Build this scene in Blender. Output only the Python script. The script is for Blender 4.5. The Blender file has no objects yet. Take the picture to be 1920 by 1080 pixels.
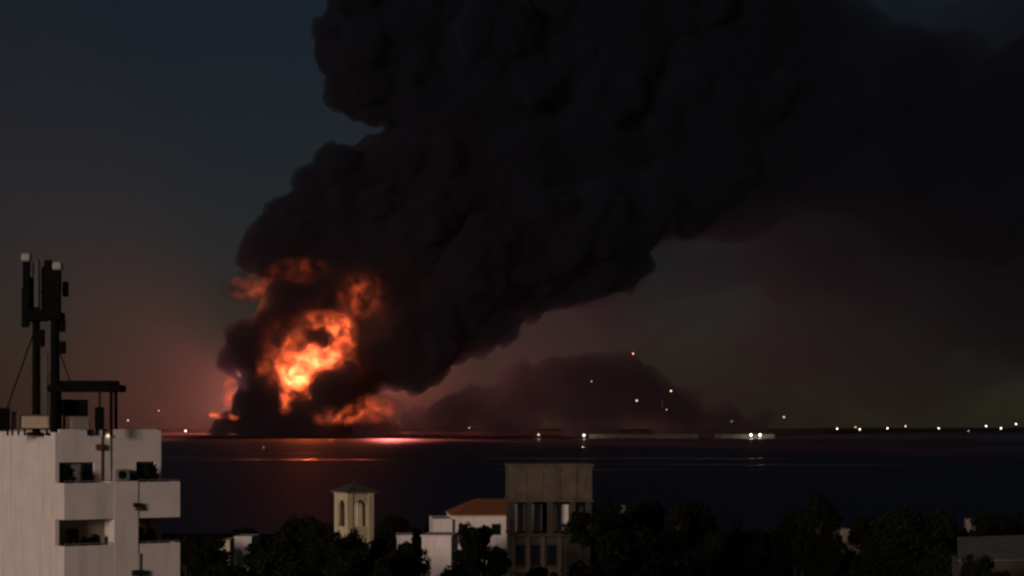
import bpy, bmesh, math, random
import numpy as np
from mathutils import Vector, Matrix, noise as mnoise

R = math.radians
rng = random.Random(7)
scene = bpy.context.scene
COL = scene.collection

# ------------------------------------------------------------------ camera
H = 24.0            # eye height above the sea
F = 3583.0          # focal length in photo pixels (1920 wide)
HY = 798.0          # photo row of the horizon
cam_d = bpy.data.cameras.new('camera')
cam = bpy.data.objects.new('camera', cam_d)
COL.objects.link(cam)
cam.location = (0, 0, H)
cam.rotation_euler = (R(90), 0, 0)
cam_d.sensor_width = 36.0
cam_d.lens = 36.0 * F / 1920.0
cam_d.shift_y = (HY - 540.0) / 1920.0
cam_d.clip_start = 0.5
cam_d.clip_end = 90000.0
scene.camera = cam

# ------------------------------------------------------------------ sky
SUN_EL, SUN_AZ = 7.0, 213.0        # azimuth measured clockwise from +Y: behind the camera, to its left
world = bpy.data.worlds.new('World')
scene.world = world
world.use_nodes = True
wn, wl = world.node_tree.nodes, world.node_tree.links
bg = wn['Background']
sky = wn.new('ShaderNodeTexSky')
sky.sky_type = 'NISHITA'
sky.sun_disc = False
sky.sun_elevation = R(SUN_EL)
sky.sun_rotation = R(SUN_AZ)
sky.air_density = 1.0
sky.dust_density = 0.5
sky.ozone_density = 3.0
hs = wn.new('ShaderNodeHueSaturation')
hs.inputs['Saturation'].default_value = 1.0
wl.new(sky.outputs[0], hs.inputs['Color'])
wl.new(hs.outputs[0], bg.inputs['Color'])
bg.inputs['Strength'].default_value = 0.0062

# ------------------------------------------------------------------ the last glow of the dusk behind the camera
sun_d = bpy.data.lights.new('dusk_sun', 'SUN')
sun = bpy.data.objects.new('dusk_sun', sun_d)
COL.objects.link(sun)
sun_d.energy = 1.2
sun_d.angle = R(12)
sun_d.color = (1.0, 0.76, 0.66)
sdir = Vector((math.sin(R(SUN_AZ)) * math.cos(R(SUN_EL)), math.cos(R(SUN_AZ)) * math.cos(R(SUN_EL)), math.sin(R(SUN_EL))))
sun.rotation_euler = sdir.to_track_quat('Z', 'Y').to_euler()

# ------------------------------------------------------------------ exposure and sampling
vs = scene.view_settings
vs.view_transform = 'Standard'
vs.look = 'None'
vs.exposure = 0.0
vs.gamma = 1.0
vs.use_curve_mapping = False
cy = scene.cycles
cy.use_denoising = True
cy.max_bounces = 6
cy.diffuse_bounces = 2
cy.glossy_bounces = 2
cy.transmission_bounces = 2
cy.volume_bounces = 1
cy.transparent_max_bounces = 96
cy.volume_max_steps = 128
cy.sample_clamp_indirect = 4.0
cy.filter_width = 2.6
cy.use_adaptive_sampling = False

# ------------------------------------------------------------------ helpers
def at(x, y, Y):
    return Vector(((x - 960.0) / F * Y, Y, H - (y - HY) / F * Y))


def ppm(Y):
    return F / Y


def new_mat(name):
    m = bpy.data.materials.new(name)
    m.use_nodes = True
    nt = m.node_tree
    return m, nt.nodes, nt.links


def surf(name, col, rough=0.8, var=0.25, scale=1.5, stain=None, bump=0.0, metal=0.0):
    m, n, l = new_mat(name)
    b = n['Principled BSDF']
    b.inputs['Roughness'].default_value = rough
    b.inputs['Metallic'].default_value = metal
    tc = n.new('ShaderNodeTexCoord')
    nz = n.new('ShaderNodeTexNoise')
    nz.inputs['Scale'].default_value = scale
    nz.inputs['Detail'].default_value = 6
    l.new(tc.outputs['Object'], nz.inputs['Vector'])
    rmp = n.new('ShaderNodeValToRGB')
    lo = [c * (1 - var) for c in col]
    hi = [min(1, c * (1 + var * 0.5)) for c in col]
    rmp.color_ramp.elements[0].position = 0.3
    rmp.color_ramp.elements[0].color = (*lo, 1)
    rmp.color_ramp.elements[1].position = 0.7
    rmp.color_ramp.elements[1].color = (*hi, 1)
    l.new(nz.outputs['Fac'], rmp.inputs[0])
    out = rmp.outputs[0]
    if stain:
        mp = n.new('ShaderNodeMapping')
        mp.inputs['Scale'].default_value = (1.6, 1.6, 0.22)
        l.new(tc.outputs['Object'], mp.inputs[0])
        n2 = n.new('ShaderNodeTexNoise')
        n2.inputs['Scale'].default_value = 1.3
        n2.inputs['Detail'].default_value = 8
        l.new(mp.outputs[0], n2.inputs['Vector'])
        r2 = n.new('ShaderNodeValToRGB')
        r2.color_ramp.elements[0].position = 0.52
        r2.color_ramp.elements[1].position = 0.78
        l.new(n2.outputs['Fac'], r2.inputs[0])
        mx = n.new('ShaderNodeMixRGB')
        mx.inputs[2].default_value = (*stain, 1)
        l.new(r2.outputs[0], mx.inputs[0])
        l.new(out, mx.inputs[1])
        out = mx.outputs[0]
    l.new(out, b.inputs['Base Color'])
    if bump:
        bp = n.new('ShaderNodeBump')
        bp.inputs['Strength'].default_value = bump
        n3 = n.new('ShaderNodeTexNoise')
        n3.inputs['Scale'].default_value = scale * 9
        n3.inputs['Detail'].default_value = 5
        l.new(tc.outputs['Object'], n3.inputs['Vector'])
        l.new(n3.outputs['Fac'], bp.inputs['Height'])
        l.new(bp.outputs[0], b.inputs['Normal'])
    return m


def smoke_mat(name, col, density, g=0.3):
    m, n, l = new_mat(name)
    for k in list(n):
        if k.type == 'BSDF_PRINCIPLED':
            n.remove(k)
    pv = n.new('ShaderNodeVolumePrincipled')
    pv.inputs['Color'].default_value = (*col, 1)
    pv.inputs['Density'].default_value = density
    pv.inputs['Anisotropy'].default_value = g
    l.new(pv.outputs[0], n['Material Output'].inputs['Volume'])
    return m


def emit_mat(name, col, strength):
    m, n, l = new_mat(name)
    for k in list(n):
        if k.type == 'BSDF_PRINCIPLED':
            n.remove(k)
    e = n.new('ShaderNodeEmission')
    e.inputs['Color'].default_value = (*col, 1)
    e.inputs['Strength'].default_value = strength
    l.new(e.outputs[0], n['Material Output'].inputs['Surface'])
    m.cycles.emission_sampling = 'NONE'
    return m


def obj(name, bm, mat, parent=None, smooth=False):
    me = bpy.data.meshes.new(name)
    bm.to_mesh(me)
    bm.free()
    me.materials.append(mat)
    if smooth:
        for p in me.polygons:
            p.use_smooth = True
    o = bpy.data.objects.new(name, me)
    COL.objects.link(o)
    if parent:
        o.parent = parent
    return o


def tag(o, label=None, cat=None, group=None, kind=None):
    if label: o['label'] = label
    if cat: o['category'] = cat
    if group: o['group'] = group
    if kind: o['kind'] = kind
    return o


def empty(name, loc, rz=0.0):
    o = bpy.data.objects.new(name, None)
    o.empty_display_size = 0.5
    COL.objects.link(o)
    o.location = loc
    o.rotation_euler = (0, 0, rz)
    return o


def box(bm, x0, x1, y0, y1, z0, z1, bevel=0.0):
    r = bmesh.ops.create_cube(bm, size=1.0)
    vs_ = r['verts']
    for v in vs_:
        v.co = Vector(((x0 + x1) / 2 + v.co.x * (x1 - x0), (y0 + y1) / 2 + v.co.y * (y1 - y0), (z0 + z1) / 2 + v.co.z * (z1 - z0)))
    if bevel:
        es = list({e for v in vs_ for e in v.link_edges})
        bmesh.ops.bevel(bm, geom=es, offset=bevel, segments=2, affect='EDGES', profile=0.5)
    return bm


def B(*a, bevel=0.0):
    return box(bmesh.new(), *a, bevel=bevel)


def tube(bm, p0, p1, r0, r1=None, seg=10):
    r1 = r0 if r1 is None else r1
    p0, p1 = Vector(p0), Vector(p1)
    d = p1 - p0
    q = d.to_track_quat('Z', 'Y').to_matrix().to_4x4()
    M = Matrix.Translation((p0 + p1) / 2) @ q
    bmesh.ops.create_cone(bm, cap_ends=True, segments=seg, radius1=r0, radius2=r1, depth=d.length, matrix=M)
    return bm


def T(*a, **k):
    return tube(bmesh.new(), *a, **k)


def ball(bm, c, r, sub=2, sc=(1, 1, 1)):
    M = Matrix.Translation(Vector(c)) @ Matrix.Diagonal((sc[0], sc[1], sc[2], 1))
    bmesh.ops.create_icosphere(bm, subdivisions=sub, radius=r, matrix=M)
    return bm


def prism(pts, z0, z1):
    bm = bmesh.new()
    lo = [bm.verts.new((p[0], p[1], z0)) for p in pts]
    hi = [bm.verts.new((p[0], p[1], z1)) for p in pts]
    bm.faces.new(hi)
    bm.faces.new(lo[::-1])
    k = len(pts)
    for i in range(k):
        bm.faces.new((lo[i], lo[(i + 1) % k], hi[(i + 1) % k], hi[i]))
    bmesh.ops.recalc_face_normals(bm, faces=bm.faces)
    return bm


# ------------------------------------------------------------------ materials
M_ground = surf('dark_earth', (0.018, 0.016, 0.012), 0.95, 0.4, 0.05)
M_land = surf('far_land', (0.02, 0.018, 0.016), 0.95, 0.4, 0.004)
for _m in (M_ground, M_land):
    _m.node_tree.nodes['Principled BSDF'].inputs['Specular IOR Level'].default_value = 0.0
M_white = surf('white_plaster', (0.80, 0.72, 0.665), 0.85, 0.10, 0.7, stain=(0.60, 0.53, 0.47), bump=0.1)
M_inner = surf('beige_plaster', (0.46, 0.38, 0.29), 0.9, 0.25, 1.0, stain=(0.2, 0.15, 0.11))  # beige of the loggia back walls and drain pipe
M_cream = surf('cream_plaster', (0.62, 0.52, 0.33), 0.85, 0.15, 0.9, stain=(0.36, 0.29, 0.18), bump=0.1)
M_conc = surf('old_concrete', (0.115, 0.090, 0.062), 0.95, 0.35, 0.8, stain=(0.06, 0.05, 0.036), bump=0.3)
M_darkconc = surf('dark_brown_concrete', (0.060, 0.048, 0.034), 0.95, 0.35, 0.8, stain=(0.03, 0.026, 0.02), bump=0.3)  # the concrete in a darker brown
M_tile = surf('terracotta_roof', (0.30, 0.095, 0.035), 0.9, 0.3, 2.2, bump=0.4)
M_dkroof = surf('brown_roof', (0.085, 0.07, 0.05), 0.9, 0.3, 2.0, bump=0.4)
M_steel = surf('dark_steel', (0.006, 0.0055, 0.005), 0.95, 0.3, 2.0)
M_steel.node_tree.nodes['Principled BSDF'].inputs['Specular IOR Level'].default_value = 0.12
M_grey = surf('grey_metal', (0.22, 0.21, 0.20), 0.6, 0.25, 2.0)
M_tank = surf('cream_tank', (0.60, 0.50, 0.34), 0.7, 0.2, 1.2, stain=(0.3, 0.22, 0.12))
M_cap = surf('white_cap', (0.32, 0.32, 0.29), 0.5, 0.1, 3.0)
M_panel = surf('antenna_grey', (0.055, 0.052, 0.046), 0.6, 0.2, 2.0)
M_glass = surf('dark_glass', (0.012, 0.012, 0.014), 0.15, 0.2, 2.0)
M_frame = surf('dark_frame', (0.03, 0.025, 0.022), 0.6, 0.2, 2.0)
M_chair = surf('dark_plastic', (0.016, 0.014, 0.013), 0.6, 0.2, 2.0)
M_rust = surf('rusty_metal', (0.16, 0.07, 0.03), 0.9, 0.4, 4.0)
M_paleroof = surf('pale_sheet_roof', (0.12, 0.12, 0.105), 0.8, 0.25, 0.6, stain=(0.07, 0.07, 0.06))
M_dim = surf('dull_wall', (0.24, 0.21, 0.17), 0.9, 0.3, 1.0)  # duller tone for some of the half hidden houses
M_quay = surf('pale_quay_concrete', (0.055, 0.056, 0.045), 0.9, 0.5, 0.03)
M_bark = surf('bark', (0.03, 0.024, 0.018), 0.95, 0.3, 2.0, bump=0.4)


def leaf_material():
    m, n, l = new_mat('leaves')
    b = n['Principled BSDF']
    b.inputs['Roughness'].default_value = 0.85
    b.inputs['Specular IOR Level'].default_value = 0.15
    g = n.new('ShaderNodeNewGeometry')
    rp = n.new('ShaderNodeValToRGB')
    rp.color_ramp.elements[0].color = (0.005, 0.006, 0.003, 1)
    rp.color_ramp.elements[1].color = (0.013, 0.016, 0.007, 1)
    l.new(g.outputs['Random Per Island'], rp.inputs[0])
    l.new(rp.outputs[0], b.inputs['Base Color'])
    return m


M_leaf = leaf_material()


def water_material():
    m, n, l = new_mat('sea_water')
    b = n['Principled BSDF']
    b.inputs['Base Color'].default_value = (0.009, 0.020, 0.044, 1)
    b.inputs['IOR'].default_value = 1.33
    g = n.new('ShaderNodeNewGeometry')

    def nz(sx, sy, det, w=0.0):
        mp = n.new('ShaderNodeMapping')
        mp.inputs['Scale'].default_value = (sx, sy, 1)
        mp.inputs['Location'].default_value = (w, w * 1.7, 0)
        l.new(g.outputs['Position'], mp.inputs[0])
        t = n.new('ShaderNodeTexNoise')
        t.inputs['Scale'].default_value = 1.0
        t.inputs['Detail'].default_value = det
        l.new(mp.outputs[0], t.inputs['Vector'])
        return t
    slick = nz(1 / 420.0, 1 / 90.0, 3, 3.3)
    rp = n.new('ShaderNodeValToRGB')
    rp.color_ramp.elements[0].position = 0.58
    rp.color_ramp.elements[0].color = (0.55, 0.55, 0.55, 1)
    rp.color_ramp.elements[1].position = 0.72
    rp.color_ramp.elements[1].color = (0.05, 0.05, 0.05, 1)
    l.new(slick.outputs['Fac'], rp.inputs[0])
    l.new(rp.outputs[0], b.inputs['Roughness'])
    wv = nz(1 / 5.0, 1 / 3.0, 4)
    bp = n.new('ShaderNodeBump')
    bp.inputs['Strength'].default_value = 0.25
    bp.inputs['Distance'].default_value = 0.3
    l.new(wv.outputs['Fac'], bp.inputs['Height'])
    l.new(bp.outputs[0], b.inputs['Normal'])
    return m


M_water = water_material()

# ------------------------------------------------------------------ ground, sea, far shore
def sheet(name, pts, z, mat):
    bm = bmesh.new()
    bm.faces.new([bm.verts.new((p[0], p[1], z)) for p in pts])
    bmesh.ops.recalc_face_normals(bm, faces=bm.faces)
    for f in bm.faces:
        if f.normal.z < 0:
            f.normal_flip()
    o = obj(name, bm, mat)
    return tag(o, kind='structure')


sheet('sea', [(-9500, -300), (9500, -300), (9500, 12600), (-9500, 12600)], -1.2, M_water)

# near town ground, a slab with a ragged shore
pts = [(-600, -150), (600, -150)]
for i in range(25):
    x = 600 - i * 50
    pts.append((x, 425 + 22 * mnoise.noise(Vector((x * 0.011, 3.1, 0))) + 9 * mnoise.noise(Vector((x * 0.05, 8, 0)))))
tag(obj('ground', prism(pts, -3.0, 0.0), M_ground), kind='structure')

# far land: a low peninsula whose shore runs away to the right
far = []
for x in range(-400, 2500, 40):
    if x < 1350:
        D = 3650 + 250 * mnoise.noise(Vector((x * 0.006, 1.7, 0)))
    else:
        t = min(1.0, (x - 1350) / 420.0)
        D = 3750 + 3700 * t * t * (3 - 2 * t) + 160 * mnoise.noise(Vector((x * 0.01, 4, 0)))
    far.append(((x - 960) / F * D, D))
front = far
back = [(p[0] * (1 + 4500 / p[1]), p[1] + 4500) for p in front]
bm = bmesh.new()
rows = []
NR = 10
for j in range(NR + 1):
    t = j / NR
    row = []
    for a, b_ in zip(front, back):
        x = a[0] + (b_[0] - a[0]) * t
        y = a[1] + (b_[1] - a[1]) * t
        z = -1.6 if j == 0 else (1.5 + 9.0 * min(1, t * 1.5) + 5 * mnoise.fractal(Vector((x * 0.003, y * 0.0015, 0)), 1.0, 2.0, 4)) * (1 if j < NR else 0)
        row.append(bm.verts.new((x, y, z)))
    rows.append(row)
for j in range(NR):
    for i in range(len(front) - 1):
        bm.faces.new((rows[j][i], rows[j][i + 1], rows[j + 1][i + 1], rows[j + 1][i]))
tag(obj('far_shore', bm, M_land, smooth=True), kind='structure')

# ------------------------------------------------------------------ haze
bm = B(-9900, 9900, -400, 12900, -4.2, 1700)
M_haze = smoke_mat('haze_air', (0.86, 0.86, 0.88), 1.4e-5, 0.75)
tag(obj('haze', bm, M_haze), kind='stuff')

# ------------------------------------------------------------------ smoke: billows grown from blobs, remeshed to one skin
D0 = 4000.0


def ico_arrays(sub):
    bm = bmesh.new()
    bmesh.ops.create_icosphere(bm, subdivisions=sub, radius=1.0)
    bm.verts.ensure_lookup_table()
    v = np.array([tuple(p.co) for p in bm.verts])
    f = np.array([[p.index for p in q.verts] for q in bm.faces])
    bm.free()
    return v, f


ICO = {2: ico_arrays(2), 3: ico_arrays(3)}


def smoke_mesh(name, blobs, mat, voxel, seed, lumps=12, lump_r=(0.28, 0.5), noise_amp=0.10, noise_len=60.0, levels=2):
    """blobs: (photo x, photo y, radius in photo pixels, depth offset in metres[, depth stretch])"""
    rg = random.Random(seed)
    V, Fc = [], []
    nv = [0]

    def put(c, r, lvl, st=1.0):
        v, f = ICO[lvl]
        V.append(v * np.array((r, r * st, r)) + np.array(c))
        Fc.append(f + nv[0])
        nv[0] += len(v)
    for bl in blobs:
        x, y, r, dy = bl[:4]
        st = bl[4] if len(bl) > 4 else 1.0
        Y = D0 + dy
        c = at(x, y, Y)
        rm = r / ppm(Y)
        put(c, rm, 3, st)
        for k in range(lumps):
            d = Vector((rg.gauss(0, 1), rg.gauss(-0.15, 0.8), rg.gauss(0.05, 1))).normalized()
            r2 = rm * rg.uniform(*lump_r)
            c2 = c + Vector((d.x, d.y * st, d.z)) * (rm - r2 * 0.35)
            put(c2, r2, 2)
            if levels > 1:
                for q in range(7):
                    e = (d + 0.9 * Vector((rg.gauss(0, 1), rg.gauss(0, 1), rg.gauss(0, 1)))).normalized()
                    r3 = r2 * rg.uniform(0.3, 0.5)
                    put(c2 + e * (r2 - r3 * 0.3), r3, 2)
    me0 = bpy.data.meshes.new('raw_smoke')
    me0.from_pydata(np.concatenate(V).tolist(), [], np.concatenate(Fc).tolist())
    tmp = bpy.data.objects.new('raw_smoke', me0)
    COL.objects.link(tmp)
    md = tmp.modifiers.new('remesh', 'REMESH')
    md.mode = 'VOXEL'
    md.voxel_size = voxel
    sm = tmp.modifiers.new('smooth', 'SMOOTH')
    sm.factor = 0.5
    sm.iterations = 1
    dg = bpy.context.evaluated_depsgraph_get()
    me = bpy.data.meshes.new_from_object(tmp.evaluated_get(dg))
    me.name = name
    old = tmp.data
    bpy.data.objects.remove(tmp)
    bpy.data.meshes.remove(old)
    amp = noise_amp * noise_len
    off = Vector((seed * 13.1, 0, 0))
    for v in me.vertices:
        p = v.co
        a = mnoise.noise_vector(p / noise_len + off)
        b_ = mnoise.noise_vector(p / (noise_len * 0.38) + off)
        v.co = p + amp * (a * 1.0 + b_ * 0.45)
    for p in me.polygons:
        p.use_smooth = True
    me.materials.clear()
    me.materials.append(mat)
    o = bpy.data.objects.new(name, me)
    COL.objects.link(o)
    return tag(o, kind='stuff')


SOOT = (0.062, 0.078, 0.115)
M_black_smoke = smoke_mat('black_oil_smoke', SOOT, 0.055, 0.15)
M_drift_smoke = smoke_mat('drifting_oil_smoke', SOOT, 0.0085, 0.15)
M_thin_smoke = smoke_mat('thinning_oil_smoke', SOOT, 0.0030, 0.15)
M_bank_smoke = smoke_mat('low_drifting_smoke', SOOT, 0.022, 0.15)
M_wisp_smoke = smoke_mat('far_drifting_smoke', SOOT, 0.0016, 0.15)

plume = [
    # base and left billows
    (470, 655, 50, -60), (430, 680, 22, -70), (500, 625, 30, -60), (495, 745, 52, -70), (470, 790, 42, -60),
    (545, 800, 48, -80), (600, 810, 42, -70), (420, 805, 26, -40), (640, 735, 44, -60), (610, 725, 30, -90),
    # curtain over the fire
    (555, 565, 58, -40), (520, 570, 36, -50), (610, 560, 52, -30), (600, 636, 20, -85, 0.8),
    # behind the fire
    (560, 680, 85, 130), (640, 620, 80, 120), (600, 740, 70, 130),
    # left edge going up
    (520, 470, 58, 0), (480, 480, 32, 0), (570, 440, 70, 0), (600, 390, 64, 10), (585, 350, 40, 10),
    (660, 370, 80, 20), (700, 320, 46, 20), (740, 290, 38, 20), (650, 480, 90, 20), (720, 560, 90, 10),
    (735, 640, 84, 0), (690, 680, 50, -20), (760, 460, 120, 30),
    # body
    (830, 370, 130, 60), (840, 540, 110, 40), (930, 470, 120, 60), (800, 620, 80, 20), (900, 590, 62, 40), (1000, 500, 76, 60),
    (1030, 430, 110, 80), (1120, 480, 78, 80), (1150, 390, 110, 90), (970, 300, 130, 90), (870, 240, 110, 80),
    # upper mass
    (690, 110, 84, 60), (660, 50, 60, 60), (700, 180, 50, 60), (760, 60, 130, 80), (820, 170, 110, 80), (950, 130, 170, 100),
    (1120, 230, 150, 110), (1150, 60, 170, 120), (1330, 130, 170, 140), (1300, 290, 130, 130), (1010, -60, 170, 120), (780, -60, 110, 80),
    
    (520, 790, 60, 200), (640, 790, 56, 220), (700, 806, 30, 220), (738, 813, 20, 200), (672, 775, 22, 230),  # low smoke added to screen the fire lights standing behind the column
    # smoke added out of view behind the column to block a fire light
    (495, 688, 46, 430), (550, 610, 58, 420), (595, 480, 64, 440), (645, 350, 66, 360), (720, 330, 80, 330),
    # small dark billows crossing the fire
    (603, 634, 17, -125), (578, 626, 13, -120), (563, 652, 10, -115), (622, 738, 36, -125), (578, 770, 18, -125), (518, 738, 13, -120),
    (655, 694, 18, -115), (523, 636, 17, -120), (640, 600, 10, -110),
]
smoke_mesh('smoke_plume', plume, M_black_smoke, 6.5, 11, lumps=16, lump_r=(0.22, 0.5), noise_amp=0.16, noise_len=46.0)
drift = [
    (1165, 515, 30, 90), (1265, 400, 60, 120), (1385, 370, 80, 150), (1110, 545, 34, 70), (700, 175, 40, 60),
    (1400, 40, 160, 160), (1480, 160, 150, 170), (1420, 270, 130, 160), (1540, 110, 120, 180), (1640, 190, 150, 200), (1580, 290, 120, 200),
    (1770, 240, 150, 220), (1740, 180, 100, 220), (1890, 290, 150, 240), (1980, 200, 160, 260), (1300, 330, 120, 140), (1200, 420, 60, 120), (1860, 400, 110, 240),
    (1700, 350, 110, 220),
]
smoke_mesh('smoke_drift', drift, M_drift_smoke, 16.0, 21, lumps=12, levels=1, noise_amp=0.3, noise_len=90)
veil = [
    (1130, 560, 60, 90), (1225, 490, 50, 110), (1480, 450, 110, 190),
    (1690, 10, 100, 230), (1590, -10, 80, 210),
    (1250, 330, 190, 150), (1420, 300, 210, 180), (1600, 280, 190, 200), (1800, 300, 240, 240), (1960, 180, 260, 260),
    (1700, 420, 170, 240), (1900, 480, 190, 260), (1150, 480, 130, 120), (1330, 420, 130, 160), (1500, 420, 150, 200),
    (2050, 420, 240, 280), (1420, 110, 170, 200), (1250, 40, 200, 180), (1870, 200, 150, 260),
]
smoke_mesh('smoke_veil', veil, M_thin_smoke, 26.0, 5, lumps=7, levels=1, noise_amp=0.3, noise_len=170)
bank = [
    (420, 815, 24, -90), (500, 820, 34, -120), (590, 825, 34, -120), (690, 818, 34, -60), (780, 808, 36, -20), (850, 785, 46, 0), (910, 755, 46, 20), (985, 740, 56, 30),
    (1060, 725, 62, 30), (1130, 722, 62, 40), (1190, 735, 60, 40), (950, 805, 50, 0), (1100, 800, 50, 0), (1235, 760, 46, 60), (1285, 780, 38, 70), (1300, 748, 20, 70), (1345, 790, 30, 80), (1240, 705, 20, 50), (1390, 798, 22, 80), (1420, 806, 28, 90),
    (800, 782, 18, -10), (826, 770, 16, 0), (770, 792, 16, -20), (850, 748, 14, 10), (872, 738, 16, 10), (895, 722, 20, 20), (1105, 676, 18, 30), (1075, 684, 14, 30), (960, 694, 12, 20), (1215, 690, 16, 40), (1190, 668, 12, 40), (940, 706, 16, 20), (1020, 690, 24, 30), (1150, 672, 18, 30),
]
smoke_mesh('smoke_bank', bank, M_bank_smoke, 12.0, 9, lumps=12, levels=1, noise_amp=0.42, noise_len=75)
wisp = [
    (1330, 540, 80, 150, 2), (1290, 600, 70, 120, 2),
    (1290, 740, 90, 60, 2), (1400, 720, 110, 100, 2), (1500, 740, 90, 120, 2), (1520, 610, 150, 200, 2), (1620, 560, 200, 260, 2),
    (1700, 640, 150, 300, 2), (1180, 640, 100, 80, 2), (1560, 460, 160, 260, 2), (1850, 560, 180, 320, 2), (1000, 640, 90, 200, 2), (1090, 600, 90, 200, 2),
]
smoke_mesh('smoke_wisp', wisp, M_wisp_smoke, 24.0, 15, lumps=9, levels=1, noise_amp=0.22, noise_len=150)

# ------------------------------------------------------------------ the fire
def flame_glow_material():
    m, n, l = new_mat('burning_gas_and_lit_smoke')
    for k in list(n):
        if k.type == 'BSDF_PRINCIPLED':
            n.remove(k)
    g = n.new('ShaderNodeNewGeometry')
    t = n.new('ShaderNodeTexNoise')
    t.inputs['Scale'].default_value = 1 / 24.0
    t.inputs['Detail'].default_value = 4
    t.inputs['Distortion'].default_value = 0.6
    ob = n.new('ShaderNodeObjectInfo')
    ad = n.new('ShaderNodeVectorMath'); ad.operation = 'MULTIPLY_ADD'
    ad.inputs[1].default_value = (0.37, 0.37, 0.37)
    l.new(ob.outputs['Location'], ad.inputs[0])
    l.new(g.outputs['Position'], ad.inputs[2])
    l.new(ad.outputs[0], t.inputs['Vector'])
    rp = n.new('ShaderNodeMapRange')
    rp.inputs['From Min'].default_value = 0.43
    rp.inputs['From Max'].default_value = 0.68
    l.new(t.outputs['Fac'], rp.inputs['Value'])
    pw = n.new('ShaderNodeMath'); pw.operation = 'POWER'
    pw.inputs[1].default_value = 1.5
    l.new(rp.outputs[0], pw.inputs[0])
    oi = n.new('ShaderNodeObjectInfo')
    ml = n.new('ShaderNodeMath'); ml.operation = 'MULTIPLY'
    l.new(pw.outputs[0], ml.inputs[0])
    # object colour alpha holds how strongly each volume glows
    l.new(oi.outputs['Alpha'], ml.inputs[1])
    tc = n.new('ShaderNodeTexCoord')
    ln = n.new('ShaderNodeVectorMath'); ln.operation = 'LENGTH'
    l.new(tc.outputs['Object'], ln.inputs[0])
    fo = n.new('ShaderNodeMapRange'); fo.interpolation_type = 'SMOOTHSTEP'
    fo.inputs['From Min'].default_value = 1.0
    fo.inputs['From Max'].default_value = 0.25
    l.new(ln.outputs['Value'], fo.inputs['Value'])
    mf = n.new('ShaderNodeMath'); mf.operation = 'MULTIPLY'
    l.new(ml.outputs[0], mf.inputs[0]); l.new(fo.outputs[0], mf.inputs[1])
    ml = mf
    m2 = n.new('ShaderNodeMath'); m2.operation = 'MULTIPLY'
    m2.inputs[1].default_value = 0.20
    l.new(ml.outputs[0], m2.inputs[0])
    e = n.new('ShaderNodeEmission')
    e.inputs['Color'].default_value = (1.0, 0.13, 0.040, 1)
    l.new(m2.outputs[0], e.inputs['Strength'])
    a = n.new('ShaderNodeVolumeAbsorption')
    a.inputs['Color'].default_value = (0.1, 0.1, 0.1, 1)
    a.inputs['Density'].default_value = 0.006
    add = n.new('ShaderNodeAddShader')
    l.new(e.outputs[0], add.inputs[0])
    l.new(a.outputs[0], add.inputs[1])
    l.new(add.outputs[0], n['Material Output'].inputs['Volume'])
    m.cycles.volume_step_rate = 0.4
    return m


M_flame_glow = flame_glow_material()


def flame_or_lit_smoke(parent, x, y, r, dy, heat, sc=(1, 1, 1), seed=0, ragged=0.26):
    Y = D0 + dy
    bm = ball(bmesh.new(), (0, 0, 0), 1.0, 4)
    R0 = 1.35 * r / ppm(Y)
    for v in bm.verts:
        v.co += ragged * mnoise.noise_vector(v.co / 0.7 + Vector((seed * 3.7, x, 0))) + 0.08 * mnoise.noise_vector(v.co / 0.25)
    o = obj('flame_or_lit_smoke', bm, M_flame_glow, parent, smooth=True)
    o.location = at(x, y, Y) - parent.location
    o.scale = (R0 * sc[0], R0 * sc[1], R0 * sc[2])
    o.color = (1, 1, 1, heat)
    return o


fire = tag(empty('oil_fire', at(560, 800, D0)), 'great orange oil fire glowing between black smoke billows', 'fire')
for i, a in enumerate([
    (548, 706, 34, -50, 4.6, (1.2, 1, 0.7)), (538, 742, 28, -70, 3.0, (0.6, 1, 1.3)), (600, 680, 50, -20, 2.1, (1.2, 1, 0.8)),
    (640, 634, 42, -25, 1.7, (0.7, 1, 1.3)), (602, 602, 40, -25, 1.6, (1.2, 1, 0.6)), (506, 698, 32, -50, 1.2, (0.8, 1, 1.2)), (528, 664, 34, -10, 0.5),
    (564, 706, 20, -60, 2.4, (1.2, 1, .8)), (582, 676, 96, -10, 0.16), (678, 552, 50, -30, 0.22), (572, 512, 46, -30, 0.11, (1.5, 1, 0.6)), (612, 778, 24, -80, 0.7, (1.4, 1, 0.8)),  # dim wide ones stand for fire-lit smoke, its light put in as emission
    (660, 768, 46, -40, 0.18, (1.7, 1, 0.6)), (432, 742, 24, -70, 0.22, (0.6, 1, 1.5)), (478, 540, 40, -40, 0.07, (1.2, 1, 0.6)),  # faint emission in place of smoke edges lit by the fire
]):
    flame_or_lit_smoke(fire, *a[:5], *(a[5:6] or ((1, 1, 1),)), seed=i)
fire2 = tag(empty('ground_fire', at(405, 800, D0 - 60)), 'small pale orange fire on the shore at the left foot of the smoke', 'fire')
for i, a in enumerate([(400, 779, 8, 2.6, (1.0, 1, 0.9)), (408, 774, 6, 1.4, (.8, 1, 1.2)), (416, 782, 7, 1.0, (1.4, 1, .7)), (438, 782, 8, 0.9, (1.4, 1, .8)), (448, 772, 6, .7, (.8, 1, 1.2))]):
    flame_or_lit_smoke(fire2, a[0], a[1], a[2], -80, a[3], a[4], seed=31 + i, ragged=0.42)


def fire_light(x, y, dy, watts, rad, col=(1.0, 0.17, 0.055)):
    d = bpy.data.lights.new('fire_light', 'POINT')
    d.energy = watts
    d.color = col
    d.shadow_soft_size = rad
    o = bpy.data.objects.new('fire_light', d)
    COL.objects.link(o)
    o.location = at(x, y, D0 + dy)


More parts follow.
